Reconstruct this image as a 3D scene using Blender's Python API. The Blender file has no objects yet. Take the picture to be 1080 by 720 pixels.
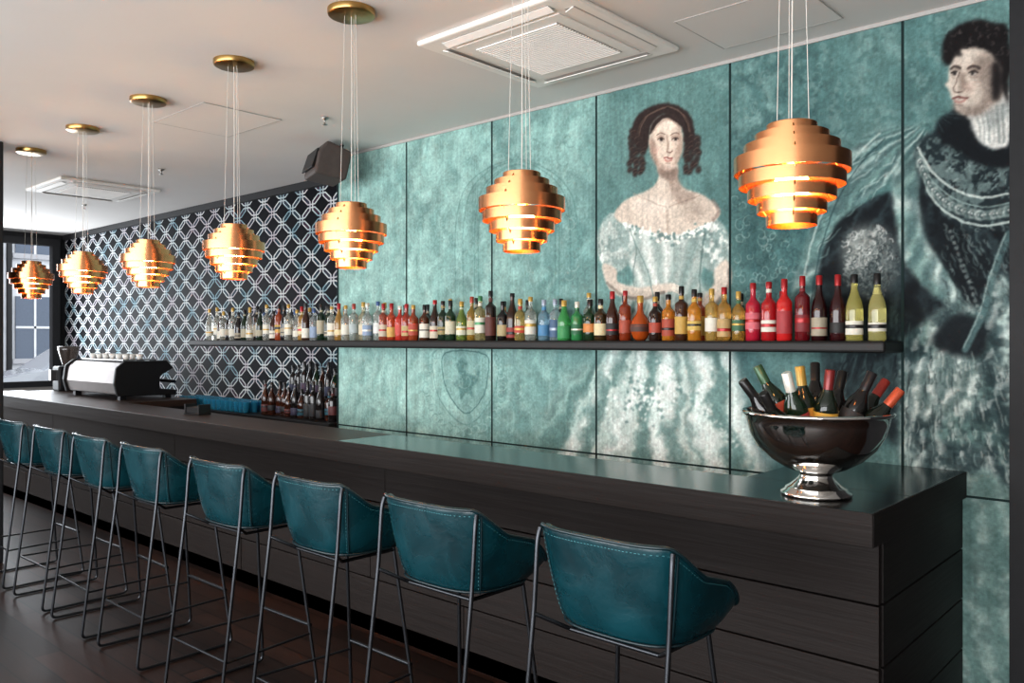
import bpy, math, random
import numpy as np
from mathutils import Vector, Matrix
random.seed(4)
S=bpy.context.scene
COL=S.collection
H=1.68; CEIL=3.17
YW=4.04; YP=4.5
A=math.radians(42.04); SA,CA=math.sin(A),math.cos(A); F=870.0

# ---------------------------------------------------------------- materials
def lin(c):
    r=[]
    for v in c:
        v=v/255.0
        r.append(v/12.92 if v<=0.04045 else ((v+0.055)/1.055)**2.4)
    return r
MC={}
def newmat(name):
    m=bpy.data.materials.new(name); m.use_nodes=True
    return m,m.node_tree,m.node_tree.nodes['Principled BSDF']
def pmat(name,rgb,rough=.5,metal=0.0,trans=0.0,coat=0.0,emit=None,estr=0,spec=None,noise=0.0,nscale=20,bump=0.0,stretch=(1,1,1),ior=None,bdist=.01):
    if name in MC: return MC[name]
    m,t,b=newmat(name)
    c=lin(rgb)
    b.inputs['Base Color'].default_value=(*c,1)
    b.inputs['Roughness'].default_value=rough
    b.inputs['Metallic'].default_value=metal
    b.inputs['Transmission Weight'].default_value=trans
    b.inputs['Coat Weight'].default_value=coat
    if ior: b.inputs['IOR'].default_value=ior
    if spec is not None: b.inputs['Specular IOR Level'].default_value=spec
    if emit:
        b.inputs['Emission Color'].default_value=(*lin(emit),1); b.inputs['Emission Strength'].default_value=estr
    if noise or bump:
        tc=t.nodes.new('ShaderNodeTexCoord'); mp=t.nodes.new('ShaderNodeMapping')
        mp.inputs['Scale'].default_value=stretch
        nz=t.nodes.new('ShaderNodeTexNoise'); nz.inputs['Scale'].default_value=nscale; nz.inputs['Detail'].default_value=6
        t.links.new(tc.outputs['Object'],mp.inputs['Vector']); t.links.new(mp.outputs[0],nz.inputs['Vector'])
        if noise:
            r=t.nodes.new('ShaderNodeMapRange'); r.inputs['From Min'].default_value=.3; r.inputs['From Max'].default_value=.7
            r.inputs['To Min'].default_value=1-noise; r.inputs['To Max'].default_value=1+noise
            mx=t.nodes.new('ShaderNodeVectorMath'); mx.operation='SCALE'
            mx.inputs[0].default_value=c
            t.links.new(nz.outputs['Fac'],r.inputs['Value']); t.links.new(r.outputs[0],mx.inputs['Scale'])
            t.links.new(mx.outputs[0],b.inputs['Base Color'])
        if bump:
            bp=t.nodes.new('ShaderNodeBump'); bp.inputs['Strength'].default_value=bump; bp.inputs['Distance'].default_value=bdist
            t.links.new(nz.outputs['Fac'],bp.inputs['Height']); t.links.new(bp.outputs[0],b.inputs['Normal'])
    MC[name]=m
    return m
M_ceil=pmat('ceiling_paint',(216,212,208),.9,noise=.02,nscale=2,spec=.2)
M_dark=pmat('dark_frame',(26,26,28),.6,noise=.1,spec=.25)
M_wood=pmat('bar_dark_wood',(25,19,17),.55,noise=.18,nscale=7,bump=.18,stretch=(.35,5,9),spec=.18)
M_woodend=pmat('bar_dark_wood_end',(23,18,17),.55,noise=.18,nscale=7,bump=.18,stretch=(5,.35,9),spec=.18)
M_topbrown=pmat('bar_top_brown',(50,35,28),.4,noise=.2,nscale=8,bump=.05,stretch=(.4,6,6),spec=.35)
M_topgloss=pmat('bar_top_polished',(22,21,21),.17,noise=.2,nscale=8,bump=.03,stretch=(.4,6,6),spec=.5)
M_shelf=pmat('shelf_black',(15,13,13),.5,noise=.2,spec=.3)
M_piping=pmat('teal_piping',(4,30,36),.35,noise=.1)
M_rod=pmat('stool_metal',(58,60,64),.3,metal=.9,noise=.05)
M_copper=pmat('brushed_copper',(220,152,104),.23,metal=1,noise=.05,nscale=30,stretch=(1,1,20))
M_brass=pmat('aged_brass',(176,140,84),.28,metal=1,noise=.08)
M_bulb=pmat('bulb_glow',(255,220,160),.4,emit=(255,196,112),estr=115)
M_cord=pmat('cord_pale',(205,200,192),.5,noise=.05)
M_chrome=pmat('polished_steel',(215,212,208),.07,metal=1,noise=.02)
M_white=pmat('white_plastic',(232,229,224),.6,noise=.02)
M_grille=pmat('grille_grey',(166,162,158),.6,noise=.03)
M_black=pmat('black_plastic',(20,20,22),.45,noise=.1,spec=.3)
M_steel=pmat('satin_steel',(170,168,166),.28,metal=1,noise=.05)
M_glassblue=pmat('blue_glass',(60,165,205),.08,trans=.6,noise=.02)
M_speaker=pmat('speaker_grey',(64,54,50),.7,noise=.1)

def leather():
    m,t,b=newmat('teal_leather')
    tc=t.nodes.new('ShaderNodeTexCoord'); oi=t.nodes.new('ShaderNodeObjectInfo')
    n1=t.nodes.new('ShaderNodeTexNoise'); n1.inputs['Scale'].default_value=7; n1.inputs['Detail'].default_value=5; n1.inputs['Distortion'].default_value=.4
    n2=t.nodes.new('ShaderNodeTexNoise'); n2.inputs['Scale'].default_value=90; n2.inputs['Detail'].default_value=3
    ad=t.nodes.new('ShaderNodeVectorMath'); ad.operation='ADD'
    sc=t.nodes.new('ShaderNodeMath'); sc.operation='MULTIPLY'; sc.inputs[1].default_value=13
    t.links.new(oi.outputs['Random'],sc.inputs[0]); t.links.new(tc.outputs['Object'],ad.inputs[0]); t.links.new(sc.outputs[0],ad.inputs[1])
    t.links.new(ad.outputs[0],n1.inputs['Vector']); t.links.new(ad.outputs[0],n2.inputs['Vector'])
    cr=t.nodes.new('ShaderNodeValToRGB'); e=cr.color_ramp.elements
    e[0].position=.3; e[0].color=(*lin((2,32,38)),1); e[1].position=.72; e[1].color=(*lin((4,52,60)),1)
    t.links.new(n1.outputs['Fac'],cr.inputs[0]); t.links.new(cr.outputs[0],b.inputs['Base Color'])
    rr_=t.nodes.new('ShaderNodeMapRange'); rr_.inputs['To Min'].default_value=.17; rr_.inputs['To Max'].default_value=.38
    t.links.new(n1.outputs['Fac'],rr_.inputs['Value']); t.links.new(rr_.outputs[0],b.inputs['Roughness'])
    b1=t.nodes.new('ShaderNodeBump'); b1.inputs['Strength'].default_value=.40; b1.inputs['Distance'].default_value=.02
    b2=t.nodes.new('ShaderNodeBump'); b2.inputs['Strength'].default_value=.12; b2.inputs['Distance'].default_value=.002
    t.links.new(n1.outputs['Fac'],b1.inputs['Height']); t.links.new(n2.outputs['Fac'],b2.inputs['Height']); t.links.new(b1.outputs[0],b2.inputs['Normal']); t.links.new(b2.outputs[0],b.inputs['Normal'])
    return m
M_leather=leather()

def floor_mat():
    m,t,b=newmat('floor_dark_planks')
    tc=t.nodes.new('ShaderNodeTexCoord')
    br=t.nodes.new('ShaderNodeTexBrick'); br.inputs['Scale'].default_value=1
    br.inputs['Brick Width'].default_value=1.6; br.inputs['Row Height'].default_value=.14; br.inputs['Mortar Size'].default_value=.005
    br.inputs['Color1'].default_value=(*lin((60,38,31)),1); br.inputs['Color2'].default_value=(*lin((32,22,20)),1); br.inputs['Mortar'].default_value=(.001,.001,.001,1)
    mp=t.nodes.new('ShaderNodeMapping'); mp.inputs['Scale'].default_value=(.5,9,1)
    nz=t.nodes.new('ShaderNodeTexNoise'); nz.inputs['Scale'].default_value=8; nz.inputs['Detail'].default_value=6
    mx=t.nodes.new('ShaderNodeMix'); mx.data_type='RGBA'; mx.blend_type='MULTIPLY'; mx.inputs['Factor'].default_value=.7
    t.links.new(tc.outputs['Object'],br.inputs['Vector']); t.links.new(tc.outputs['Object'],mp.inputs['Vector']); t.links.new(mp.outputs[0],nz.inputs['Vector'])
    t.links.new(br.outputs['Color'],mx.inputs[6]); t.links.new(nz.outputs['Fac'],mx.inputs[7]); t.links.new(mx.outputs[2],b.inputs['Base Color'])
    b.inputs['Roughness'].default_value=.45; b.inputs['Specular IOR Level'].default_value=.2
    return m
M_floor=floor_mat()

def pattern_mat():
    m,t,b=newmat('interlocking_ring_wallpaper')
    tc=t.nodes.new('ShaderNodeTexCoord'); sp=t.nodes.new('ShaderNodeSeparateXYZ'); t.links.new(tc.outputs['Object'],sp.inputs[0])
    def mt(op,a,b2=None,c=None):
        n=t.nodes.new('ShaderNodeMath'); n.operation=op
        for i,v in enumerate((a,b2,c)):
            if v is None: continue
            if isinstance(v,(int,float)): n.inputs[i].default_value=v
            else: t.links.new(v,n.inputs[i])
        return n.outputs[0]
    px=mt('DIVIDE',sp.outputs['X'],.33); pz=mt('DIVIDE',sp.outputs['Z'],.235)
    rings=[];thin=[]
    E=3.4
    for off in (0.0,.5):
        fx=mt('ABSOLUTE',mt('SUBTRACT',mt('FRACT',mt('ADD',px,off+100)),.5))
        fz=mt('ABSOLUTE',mt('SUBTRACT',mt('FRACT',mt('ADD',pz,off+100)),.5))
        d=mt('POWER',mt('ADD',mt('POWER',fx,E),mt('POWER',fz,E)),1/E)
        d=mt('MAXIMUM',d,mt('MULTIPLY',mt('ADD',fx,fz),.715))
        rings.append(mt('LESS_THAN',mt('ABSOLUTE',mt('SUBTRACT',d,.437)),.025))
        thin.append(mt('LESS_THAN',mt('ABSOLUTE',mt('SUBTRACT',d,.372)),.011))
    R=mt('MAXIMUM',rings[0],rings[1]); T=mt('MAXIMUM',thin[0],thin[1])
    nz=t.nodes.new('ShaderNodeTexNoise'); nz.inputs['Scale'].default_value=3.5
    cr=t.nodes.new('ShaderNodeValToRGB')
    e=cr.color_ramp.elements; e[0].position=.35; e[0].color=(*lin((120,148,158)),1); e[1].position=.62; e[1].color=(*lin((172,166,172)),1)
    x=e.new(.5); x.color=(*lin((196,200,200)),1)
    cr2=t.nodes.new('ShaderNodeValToRGB'); e=cr2.color_ramp.elements; e[0].position=.42; e[0].color=(*lin((30,66,82)),1); e[1].position=.62; e[1].color=(*lin((72,44,66)),1)
    n2=t.nodes.new('ShaderNodeTexNoise'); n2.inputs['Scale'].default_value=2.2
    t.links.new(tc.outputs['Object'],n2.inputs['Vector']); t.links.new(n2.outputs['Fac'],cr2.inputs[0])
    t.links.new(tc.outputs['Object'],nz.inputs['Vector']); t.links.new(nz.outputs['Fac'],cr.inputs[0])
    m2=t.nodes.new('ShaderNodeMix'); m2.data_type='RGBA'; m2.inputs[6].default_value=(*lin((6,7,12)),1)
    t.links.new(T,m2.inputs['Factor']); t.links.new(cr2.outputs[0],m2.inputs[7])
    m3=t.nodes.new('ShaderNodeMix'); m3.data_type='RGBA'
    t.links.new(R,m3.inputs['Factor']); t.links.new(m2.outputs[2],m3.inputs[6]); t.links.new(cr.outputs[0],m3.inputs[7])
    t.links.new(m3.outputs[2],b.inputs['Base Color']); b.inputs['Roughness'].default_value=.6; b.inputs['Specular IOR Level'].default_value=.05
    return m
M_pattern=pattern_mat()

# ---------------------------------------------------------------- helpers
def addobj(name,data,parent=None,loc=None):
    o=bpy.data.objects.new(name,data); COL.objects.link(o)
    if parent: o.parent=parent
    if loc: o.location=loc
    return o
def empty(name,loc=(0,0,0),rz=0):
    o=bpy.data.objects.new(name,None); COL.objects.link(o); o.location=loc; o.rotation_euler=(0,0,rz); o.empty_display_size=.1
    return o
def meshdata(name,v,f,mats,mi=None,smooth=False,sharp=None):
    me=bpy.data.meshes.new(name); me.from_pydata([tuple(p) for p in v],[],f)
    for m in (mats if isinstance(mats,(list,tuple)) else [mats]): me.materials.append(m)
    if mi is not None: me.polygons.foreach_set('material_index',mi)
    if smooth: me.polygons.foreach_set('use_smooth',[True]*len(f))
    me.update()
    if sharp: me.set_sharp_from_angle(angle=math.radians(sharp))
    return me
def boxgeo(x0,x1,y0,y1,z0,z1,mi=0):
    v=[(x,y,z) for z in (z0,z1) for y in (y0,y1) for x in (x0,x1)]
    f=[(0,2,3,1),(4,5,7,6),(0,1,5,4),(2,6,7,3),(0,4,6,2),(1,3,7,5)]
    return v,f,mi
def box(name,x0,x1,y0,y1,z0,z1,mat,parent=None,bevel=0,seg=2):
    v,f,_=boxgeo(x0,x1,y0,y1,z0,z1)
    o=addobj(name,meshdata(name,v,f,mat),parent)
    if bevel:
        b=o.modifiers.new('bevel','BEVEL'); b.width=bevel; b.segments=seg; b.limit_method='ANGLE'
    return o
def merge_geo(parts):
    V=[];Fc=[];MI=[]
    for v,f,mi in parts:
        o=len(V); V+=list(v); Fc+=[tuple(i+o for i in q) for q in f]; MI+=[mi]*len(f)
    return V,Fc,MI
def lathe(profile,seg=28,mi=0,cx=0,cy=0,cz=0):
    v=[];f=[];n=len(profile)
    for r,z in profile:
        r=max(r,1e-4)
        for k in range(seg):
            t=2*math.pi*k/seg; v.append((cx+r*math.cos(t),cy+r*math.sin(t),cz+z))
    for i in range(n-1):
        for k in range(seg):
            k2=(k+1)%seg
            f.append((i*seg+k,i*seg+k2,(i+1)*seg+k2,(i+1)*seg+k))
    return v,f,mi
def tubedata(name,pts,r,mat,cyclic=False):
    cu=bpy.data.curves.new(name,'CURVE'); cu.dimensions='3D'; cu.bevel_depth=r; cu.bevel_resolution=3; cu.use_fill_caps=True
    sp=cu.splines.new('POLY'); sp.points.add(len(pts)-1)
    for i,p in enumerate(pts): sp.points[i].co=(*p,1)
    sp.use_cyclic_u=cyclic
    cu.materials.append(mat); return cu
def fillet(pts,r=.03,n=5):
    P=[Vector(p) for p in pts]; out=[P[0]]
    for i in range(1,len(P)-1):
        a=(P[i-1]-P[i]); b=(P[i+1]-P[i]); ra=min(r,a.length/2); rb=min(r,b.length/2)
        s=P[i]+a.normalized()*ra; e=P[i]+b.normalized()*rb
        for k in range(n+1):
            t=k/n; out.append((1-t)**2*s+2*t*(1-t)*P[i]+t*t*e)
    out.append(P[-1]); return [tuple(p) for p in out]

# ---------------------------------------------------------------- room
XL=-12.7; XR=3.2; YF=-3.6
box('floor',XL-.2,XR+.2,YF-.2,YP+.2,-.1,0,M_floor)
box('ceiling',XL-.2,XR+.2,YF-.2,YP+.2,CEIL,CEIL+.1,M_ceil)
box('wall_back',XL-.2,-5.54,YP,YP+.2,0,CEIL,M_pattern)
M_plain=pmat('wall_grey',(150,146,142),.85,noise=.04,nscale=3)
box('wall_mural_core',-5.54,-.78,YW+.02,YP+.2,0,CEIL,M_plain)
box('wall_side_dark',-.78,XR,YW-.01,YP+.2,0,CEIL,M_dark)
box('wall_right',XR,XR+.2,YF-.2,YW,0,CEIL,M_plain)
wf=empty('wall_front')
box('sill',XL-.2,XR,YF-.2,YF,0,.5,M_plain,wf); box('lintel',XL-.2,XR,YF-.2,YF,2.9,CEIL,M_plain,wf)
for i in range(7):
    x=XL+i*2.6; box('pier_%d'%i,x-.12,x+.12,YF-.2,YF,.5,2.9,M_dark,wf)
wl=empty('wall_left')
box('below_sill',XL-.2,XL,YF,YP,0,1.02,M_plain,wl); box('above',XL-.2,XL,YF,YP,3.1,CEIL,M_dark,wl)
box('pier_a',XL-.2,XL,YF,1.4,1.02,3.1,M_plain,wl); box('pier_b',XL-.2,XL,4.40,YP,1.02,3.1,M_dark,wl)
w1=empty('window_1')
box('frame_right',XL-.02,XL+.1,4.30,4.40,1.02,3.1,M_dark,w1); box('frame_top',XL-.02,XL+.1,1.4,4.30,3.0,3.1,M_dark,w1)
box('frame_bottom',XL-.02,XL+.1,1.4,4.30,1.02,1.10,M_dark,w1); box('mullion',XL-.02,XL+.06,3.62,3.67,1.10,3.0,M_dark,w1)
box('trim_1',XL,-5.56,YP-.04,YP-.001,CEIL-.07,CEIL-.001,M_dark)
box('street_ground',-40,XL-.25,-14,26,-.12,-.02,pmat('asphalt',(120,120,124),.9,noise=.1))
M_fac=pmat('facade_render',(206,208,212),.9,noise=.08,nscale=3)
M_fac2=pmat('facade_brick',(84,78,88),.9,noise=.3,nscale=6)
M_pane=pmat('street_pane',(70,82,100),.15,noise=.05)
M_sill=pmat('stone_sill',(160,160,164),.8,noise=.08)
fb=empty('street_building')
box('facade',-31,-28,8.15,26,-.02,9,M_fac,fb); box('facade_brick',-31,-28,-10,8.15,-.02,9,M_fac2,fb)
for i in range(9):
    for j in range(2):
        y0=-5.6+i*2.35; z0_=1.1+j*3.2
        box('pane',-27.99,-27.93,y0,y0+1.05,z0_,z0_+1.9,M_pane,fb)
        box('pane_sill',-27.99,-27.85,y0-.1,y0+1.15,z0_-.15,z0_,M_sill,fb); box('pane_bar',-27.94,-27.90,y0,y0+1.05,z0_+.92,z0_+.99,M_fac,fb); box('pane_mull',-27.94,-27.90,y0+.5,y0+.56,z0_,z0_+1.9,M_fac,fb)
addobj('drainpipe',tubedata('dp',[(-27.85,8.3,-.02),(-27.85,8.3,8.9)],.08,M_black),fb)
def car():
    e=empty('parked_car',(-19.5,7.4,-.02),math.radians(90))
    prof=[(-2.1,.3),(-2.15,.6),(-2.05,.9),(-1.2,1.05),(-.6,1.48),(.7,1.52),(1.4,1.1),(2.0,.98),(2.15,.7),(2.1,.3)]
    v=[];n=len(prof)
    for y,s in ((-.85,0),(-.6,1),(.6,1),(.85,0)):
        for x,z in prof: v.append((x*(1-.02*s),y if z<1.1 or s else y*.85,z+.03*s))
    f=[]
    for r in range(3):
        for i in range(n):
            j=(i+1)%n; f.append((r*n+i,r*n+j,(r+1)*n+j,(r+1)*n+i))
    f.append(tuple(range(n-1,-1,-1))); f.append(tuple(range(3*n,4*n)))
    addobj('body',meshdata('body',v,f,pmat('car_silver',(150,154,160),.25,coat=.5,noise=.01)),e)
    g=pmat('car_glass',(20,24,30),.08,noise=.01)
    for sy in (-1,1):
        for xa,xb,xc,xd in ((-1.02,-.55,.02,.02),(.08,.08,.66,1.2)):
            vv=[(xa,sy*.868,1.1),(xb,sy*.80,1.42),(xc,sy*.80,1.44),(xd,sy*.868,1.12)]
            addobj('window_side',meshdata('ws',vv,[(0,1,2,3)],g),e)
        for x in (-1.35,1.35):
            V,Fc,MI=merge_geo([lathe([(0,0),(.2,0),(.31,.0),(.33,.03),(.33,.2),(.3,.22),(0,.22)],24)])
            w=addobj('wheel',meshdata('wheel',V,Fc,M_black,smooth=True),e); w.rotation_euler=(math.pi/2,0,0); w.location=(x,sy*.75+(.11),.33)
car()
box('column',-7.42,-7.0,1.55,2.05,0,CEIL,M_dark,bevel=.01)

# ---------------------------------------------------------------- mural
X0,X1=-5.54,-.78
RES=.0040
NX=int((X1-X0)/RES)+1; NZ=int(CEIL/RES)+1
KS=.0050/RES
def wp(x,y):
    u=(x-540)/F; D=YW/(CA+u*SA)
    return D*(-SA+u*CA), H-(y-358)/F*D
def gp(x,y):
    X,Z=wp(x,y); return (X-X0)/(X1-X0)*(NX-1), Z/CEIL*(NZ-1)
rng=np.random.RandomState(7)
def vnoise(cell,cellz=None):
    cell=cell*.0065/RES; cellz=(cellz*.0065/RES) if cellz else cell
    gx=int(NX/cell)+3; gz=int(NZ/cellz)+3
    g=rng.rand(gz,gx)
    xs=np.arange(NX)/cell; zs=np.arange(NZ)/cellz
    def sm(t): return t*t*(3-2*t)
    xi=xs.astype(int); xf=sm(xs-xi); zi=zs.astype(int); zf=sm(zs-zi)
    a=g[np.ix_(zi,xi)]; b=g[np.ix_(zi,xi+1)]; c=g[np.ix_(zi+1,xi)]; d=g[np.ix_(zi+1,xi+1)]
    return (a*(1-xf)+b*xf)*(1-zf)[:,None]+(c*(1-xf)+d*xf)*zf[:,None]
def blur(m,s):
    if s<.4: return m
    r=int(s*2.5)+1; k=np.exp(-(np.arange(-r,r+1)**2)/(2*s*s)); k/=k.sum()
    for ax in (0,1):
        p=np.pad(m,[(r,r) if a==ax else (0,0) for a in (0,1)],mode='edge'); o=np.zeros_like(m)
        n=m.shape[ax]
        for i,w in enumerate(k): o+=w*(p[i:i+n,:] if ax==0 else p[:,i:i+n])
        m=o
    return m
fb1=vnoise(90)*.5+vnoise(40)*.3+vnoise(16)*.2
fb1b=vnoise(70)*.5+vnoise(30)*.3+vnoise(14)*.2
fb2=vnoise(12)*.5+vnoise(6)*.3+vnoise(3)*.2
fb3=vnoise(8)*.4+vnoise(4)*.35+vnoise(2)*.25
fb4=vnoise(8)*.4+vnoise(4)*.35+vnoise(2)*.25
fine=vnoise(2.0)*.6+vnoise(1.2)*.4
streak=vnoise(1.6,26)*.6+vnoise(3,50)*.4
xn=np.linspace(0,1,NX)[None,:]; zn=np.linspace(0,1,NZ)[:,None]
GX,GZ=np.meshgrid(np.arange(NX).astype(float),np.arange(NZ).astype(float))
def sm01(a,lo,hi):
    t=np.clip((a-lo)/(hi-lo),0,1); return t*t*(3-2*t)
def polar(px,py,freq,warp,ph=0,sharp=1.0):
    cx,cz=gp(px,py); th=np.arctan2(GX-cx,-(GZ-cz)); r=np.hypot(GX-cx,GZ-cz)*RES
    a=.5+.5*np.sin(th*freq+warp*(fb1*2-1)+warp*.6*(fb2-.5)+ph+r*1.5)
    return a**sharp
def linear(ang,freq,warp,sharp=1.0):
    s=(GX*math.cos(ang)+GZ*math.sin(ang))*RES*freq*6.283
    return (.5+.5*np.sin(s+warp*(fb1b*2-1)+warp*.4*(fb2-.5)))**sharp
def C3(c): return np.array(c,dtype=float)[None,None,:]
light=C3((138,178,170)); dark=C3((58,96,96))
k=np.clip(1.08-.88*xn+(fb1-.5)*1.0,0,1)[...,None]  # ground paler at left: lighting there is painted into the print's teal
img=dark*(1-k)+light*k
img=img*(0.92+.16*fb2[...,None])
swirl=np.sin(14*fb1b+9*fb1)*np.sin(11*fb1-7*fb1b)
img*= (1+.09*swirl[...,None])
def comp(x0,z0,m,color,alpha):
    h,w=m.shape; a=(m*alpha)[...,None]
    img[z0:z0+h,x0:x0+w]=img[z0:z0+h,x0:x0+w]*(1-a)+C3(color)*a
def catmull(P,closed=True,n=6):
    P=[np.array(p,float) for p in P]; N=len(P); out=[]
    rg=range(N) if closed else range(N-1)
    for i in rg:
        if closed: p0,p1,p2,p3=P[i-1],P[i],P[(i+1)%N],P[(i+2)%N]
        else: p0,p1,p2,p3=P[max(i-1,0)],P[i],P[i+1],P[min(i+2,N-1)]
        for j in range(n):
            t=j/n; out.append(.5*((2*p1)+(-p0+p2)*t+(2*p0-5*p1+4*p2-p3)*t*t+(-p0+3*p1-3*p2+p3)*t**3))
    if not closed: out.append(P[-1])
    return out
def bbox(G,pad):
    a=np.array(G); x0=max(int(a[:,0].min()-pad),0); x1=min(int(a[:,0].max()+pad)+1,NX); z0=max(int(a[:,1].min()-pad),0); z1=min(int(a[:,1].max()+pad)+1,NZ)
    return x0,x1,z0,z1
def poly(P,color,alpha=1,b=1.2,tex=None,smooth=True,layers=None):
    b=b*KS
    Q=catmull(P) if smooth else P
    G=[gp(*p) for p in Q]; x0,x1,z0,z1=bbox(G,b*3+2)
    if x1<=x0 or z1<=z0: return
    xx,zz=np.meshgrid(np.arange(x0,x1),np.arange(z0,z1)); ins=np.zeros(xx.shape,bool)
    n=len(G)
    for i in range(n):
        ax,az=G[i]; bx,bz=G[(i+1)%n]
        if az==bz: continue
        c=((az>zz)!=(bz>zz))&(xx<(bx-ax)*(zz-az)/(bz-az)+ax); ins^=c
    m=blur(ins.astype(float),b)
    comp(x0,z0,m*(tex[z0:z1,x0:x1] if tex is not None else 1),color,alpha)
    for (tx_,c_,al_) in (layers or []): comp(x0,z0,m*tx_[z0:z1,x0:x1],c_,al_)
def stroke(P,w,color,alpha=1,b=.8,closed=False,smooth=True,taper=False):
    w*=KS; b*=KS
    Q=catmull(P,closed,5) if smooth and len(P)>2 else [np.array(p,float) for p in P]
    if closed: Q=Q+[Q[0]]
    G=[gp(*p) for p in Q]
    x0,x1,z0,z1=bbox(G,w+b*3+2)
    if x1<=x0 or z1<=z0: return
    xx,zz=np.meshgrid(np.arange(x0,x1).astype(float),np.arange(z0,z1).astype(float)); m=np.zeros(xx.shape)
    N=len(G)-1
    for i in range(N):
        ax,az=G[i]; bx,bz=G[i+1]; dx,dz=bx-ax,bz-az; L=dx*dx+dz*dz+1e-9
        t=np.clip(((xx-ax)*dx+(zz-az)*dz)/L,0,1); d=np.hypot(xx-ax-t*dx,zz-az-t*dz)
        ww=w*(math.sin(math.pi*(i+.5)/N)**.6 if taper else 1)
        m=np.maximum(m,np.clip((ww/2-d)/max(b,.5)+.5,0,1))
    comp(x0,z0,m,color,alpha)
def ell(cx,cy,rx,ry,color,alpha=1,b=1,rot=0,tex=None):
    P=[]
    for i in range(12):
        t=2*math.pi*i/12; x=rx*math.cos(t); y=ry*math.sin(t)
        P.append((cx+x*math.cos(rot)-y*math.sin(rot),cy+x*math.sin(rot)+y*math.cos(rot)))
    poly(P,color,alpha,b,tex)
rnd=random.Random(11)
def scroll(cx,cy,s,c,al,w=1.6):
    ph=rnd.random()*6; sg=rnd.choice((-1,1)); pts=[]
    for i in range(11):
        t=ph+sg*i*.6; rr=s*(1-i/12.0); pts.append((cx+rr*math.cos(t),cy+rr*math.sin(t)*1.1))
    stroke(pts,w,c,al,.9,taper=True)
def hatch_strokes(n,xr,yr,d,ln,cols,w=(1,2.6),al=.5,curve=4,inside=None):
    for i in range(n):
        x=rnd.uniform(*xr); y=rnd.uniform(*yr)
        if inside and not inside(x,y): continue
        L=rnd.uniform(*ln); dx,dy=d(x,y) if callable(d) else d; q=math.hypot(dx,dy)+1e-6; dx/=q; dy/=q
        c_=rnd.uniform(-curve,curve)
        stroke([(x-dx*L/2,y-dy*L/2),(x-dy*c_,y+dx*c_),(x+dx*L/2,y+dy*L/2)],rnd.uniform(*w),rnd.choice(cols),al,.9,taper=True)
mott=sm01(fb2,.38,.62); m3=sm01(fb3,.42,.60); m4=sm01(fb4,.45,.62)
vf=linear(.08,5.5,9,1.3); vf2=linear(-.35,4,10,1.4)
poly([(357,150),(629,95),(629,500),(357,470)],(164,202,193),.26,8,tex=vf)
poly([(357,150),(629,95),(640,500),(357,470)],(84,128,123),.28,8,tex=vf2)
poly([(640,95),(765,62),(785,240),(740,330),(640,300)],(74,112,109),.64,10)
poly([(770,60),(850,45),(905,150),(870,300),(790,330)],(48,82,83),.66,10,tex=np.clip(.4+vf2,0,1))
poly([(860,30),(1064,-10),(1064,130),(960,150),(880,170)],(90,126,122),.6,14,tex=np.clip(.3+fb1,0,1))
poly([(770,60),(1064,-10),(1064,130),(880,170),(780,160)],(132,160,154),.3,12,tex=m3*vf)
for r in (64,56,44,40):
    stroke([(545-r,320),(545-r,235),(545-r*.75,200-r*.15),(545,184-r*.25),(545+r*.75,200-r*.15),(545+r,235),(545+r,320)],1.6,(70,110,105),.45,1.2)
for i in range(150):
    cx,cy=rnd.uniform(775,845),rnd.uniform(165,325); scroll(cx,cy,rnd.uniform(3,8),(156,184,177) if i%2 else (32,60,64),.42,1.2)
for i in range(80):
    cx,cy=rnd.uniform(490,610),rnd.uniform(135,300); scroll(cx,cy,rnd.uniform(4,10),(172,202,193) if i%2 else (74,114,109),.32,1.3)
for i in range(44):
    cx,cy=rnd.uniform(430,500),rnd.uniform(190,300); scroll(cx,cy,rnd.uniform(4,11),(172,204,195) if i%2 else (90,130,124),.28,1.3)
for i in range(50):
    cx,cy=rnd.uniform(790,900),rnd.uniform(70,160); scroll(cx,cy,rnd.uniform(3,9),(128,156,151) if i%2 else (40,70,72),.32,1.2)
SH=(62,100,98)
poly([(470,372),(512,374),(514,400),(508,420),(492,436),(476,420),(468,400)],(104,144,139),.5,2)
stroke([(470,372),(512,374),(514,400),(508,420),(492,436),(476,420),(468,400)],1.8,SH,.85,.9,closed=True)
stroke([(462,368),(520,370),(524,402),(514,428),(492,448),(468,428),(458,400)],1.5,(78,118,114),.6,.9,closed=True)
poly([(482,384),(488,378),(494,384),(492,392),(500,396),(506,390),(504,402),(498,410),(500,420),(492,414),(486,422),(484,410),(478,406),(484,396)],SH,.75,1.3,tex=np.clip(.5+m3,0,1))
for i in range(60):
    t=i/60*6.28; scroll(490+40*math.cos(t),406+50*math.sin(t),6,(80,122,117) if i%2 else (166,200,191),.5,1.3)
for i in range(70):
    cx,cy=rnd.uniform(370,620),rnd.uniform(380,470); scroll(cx,cy,rnd.uniform(4,11),(166,202,193) if i%2 else (84,124,118),.26,1.3)
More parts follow.
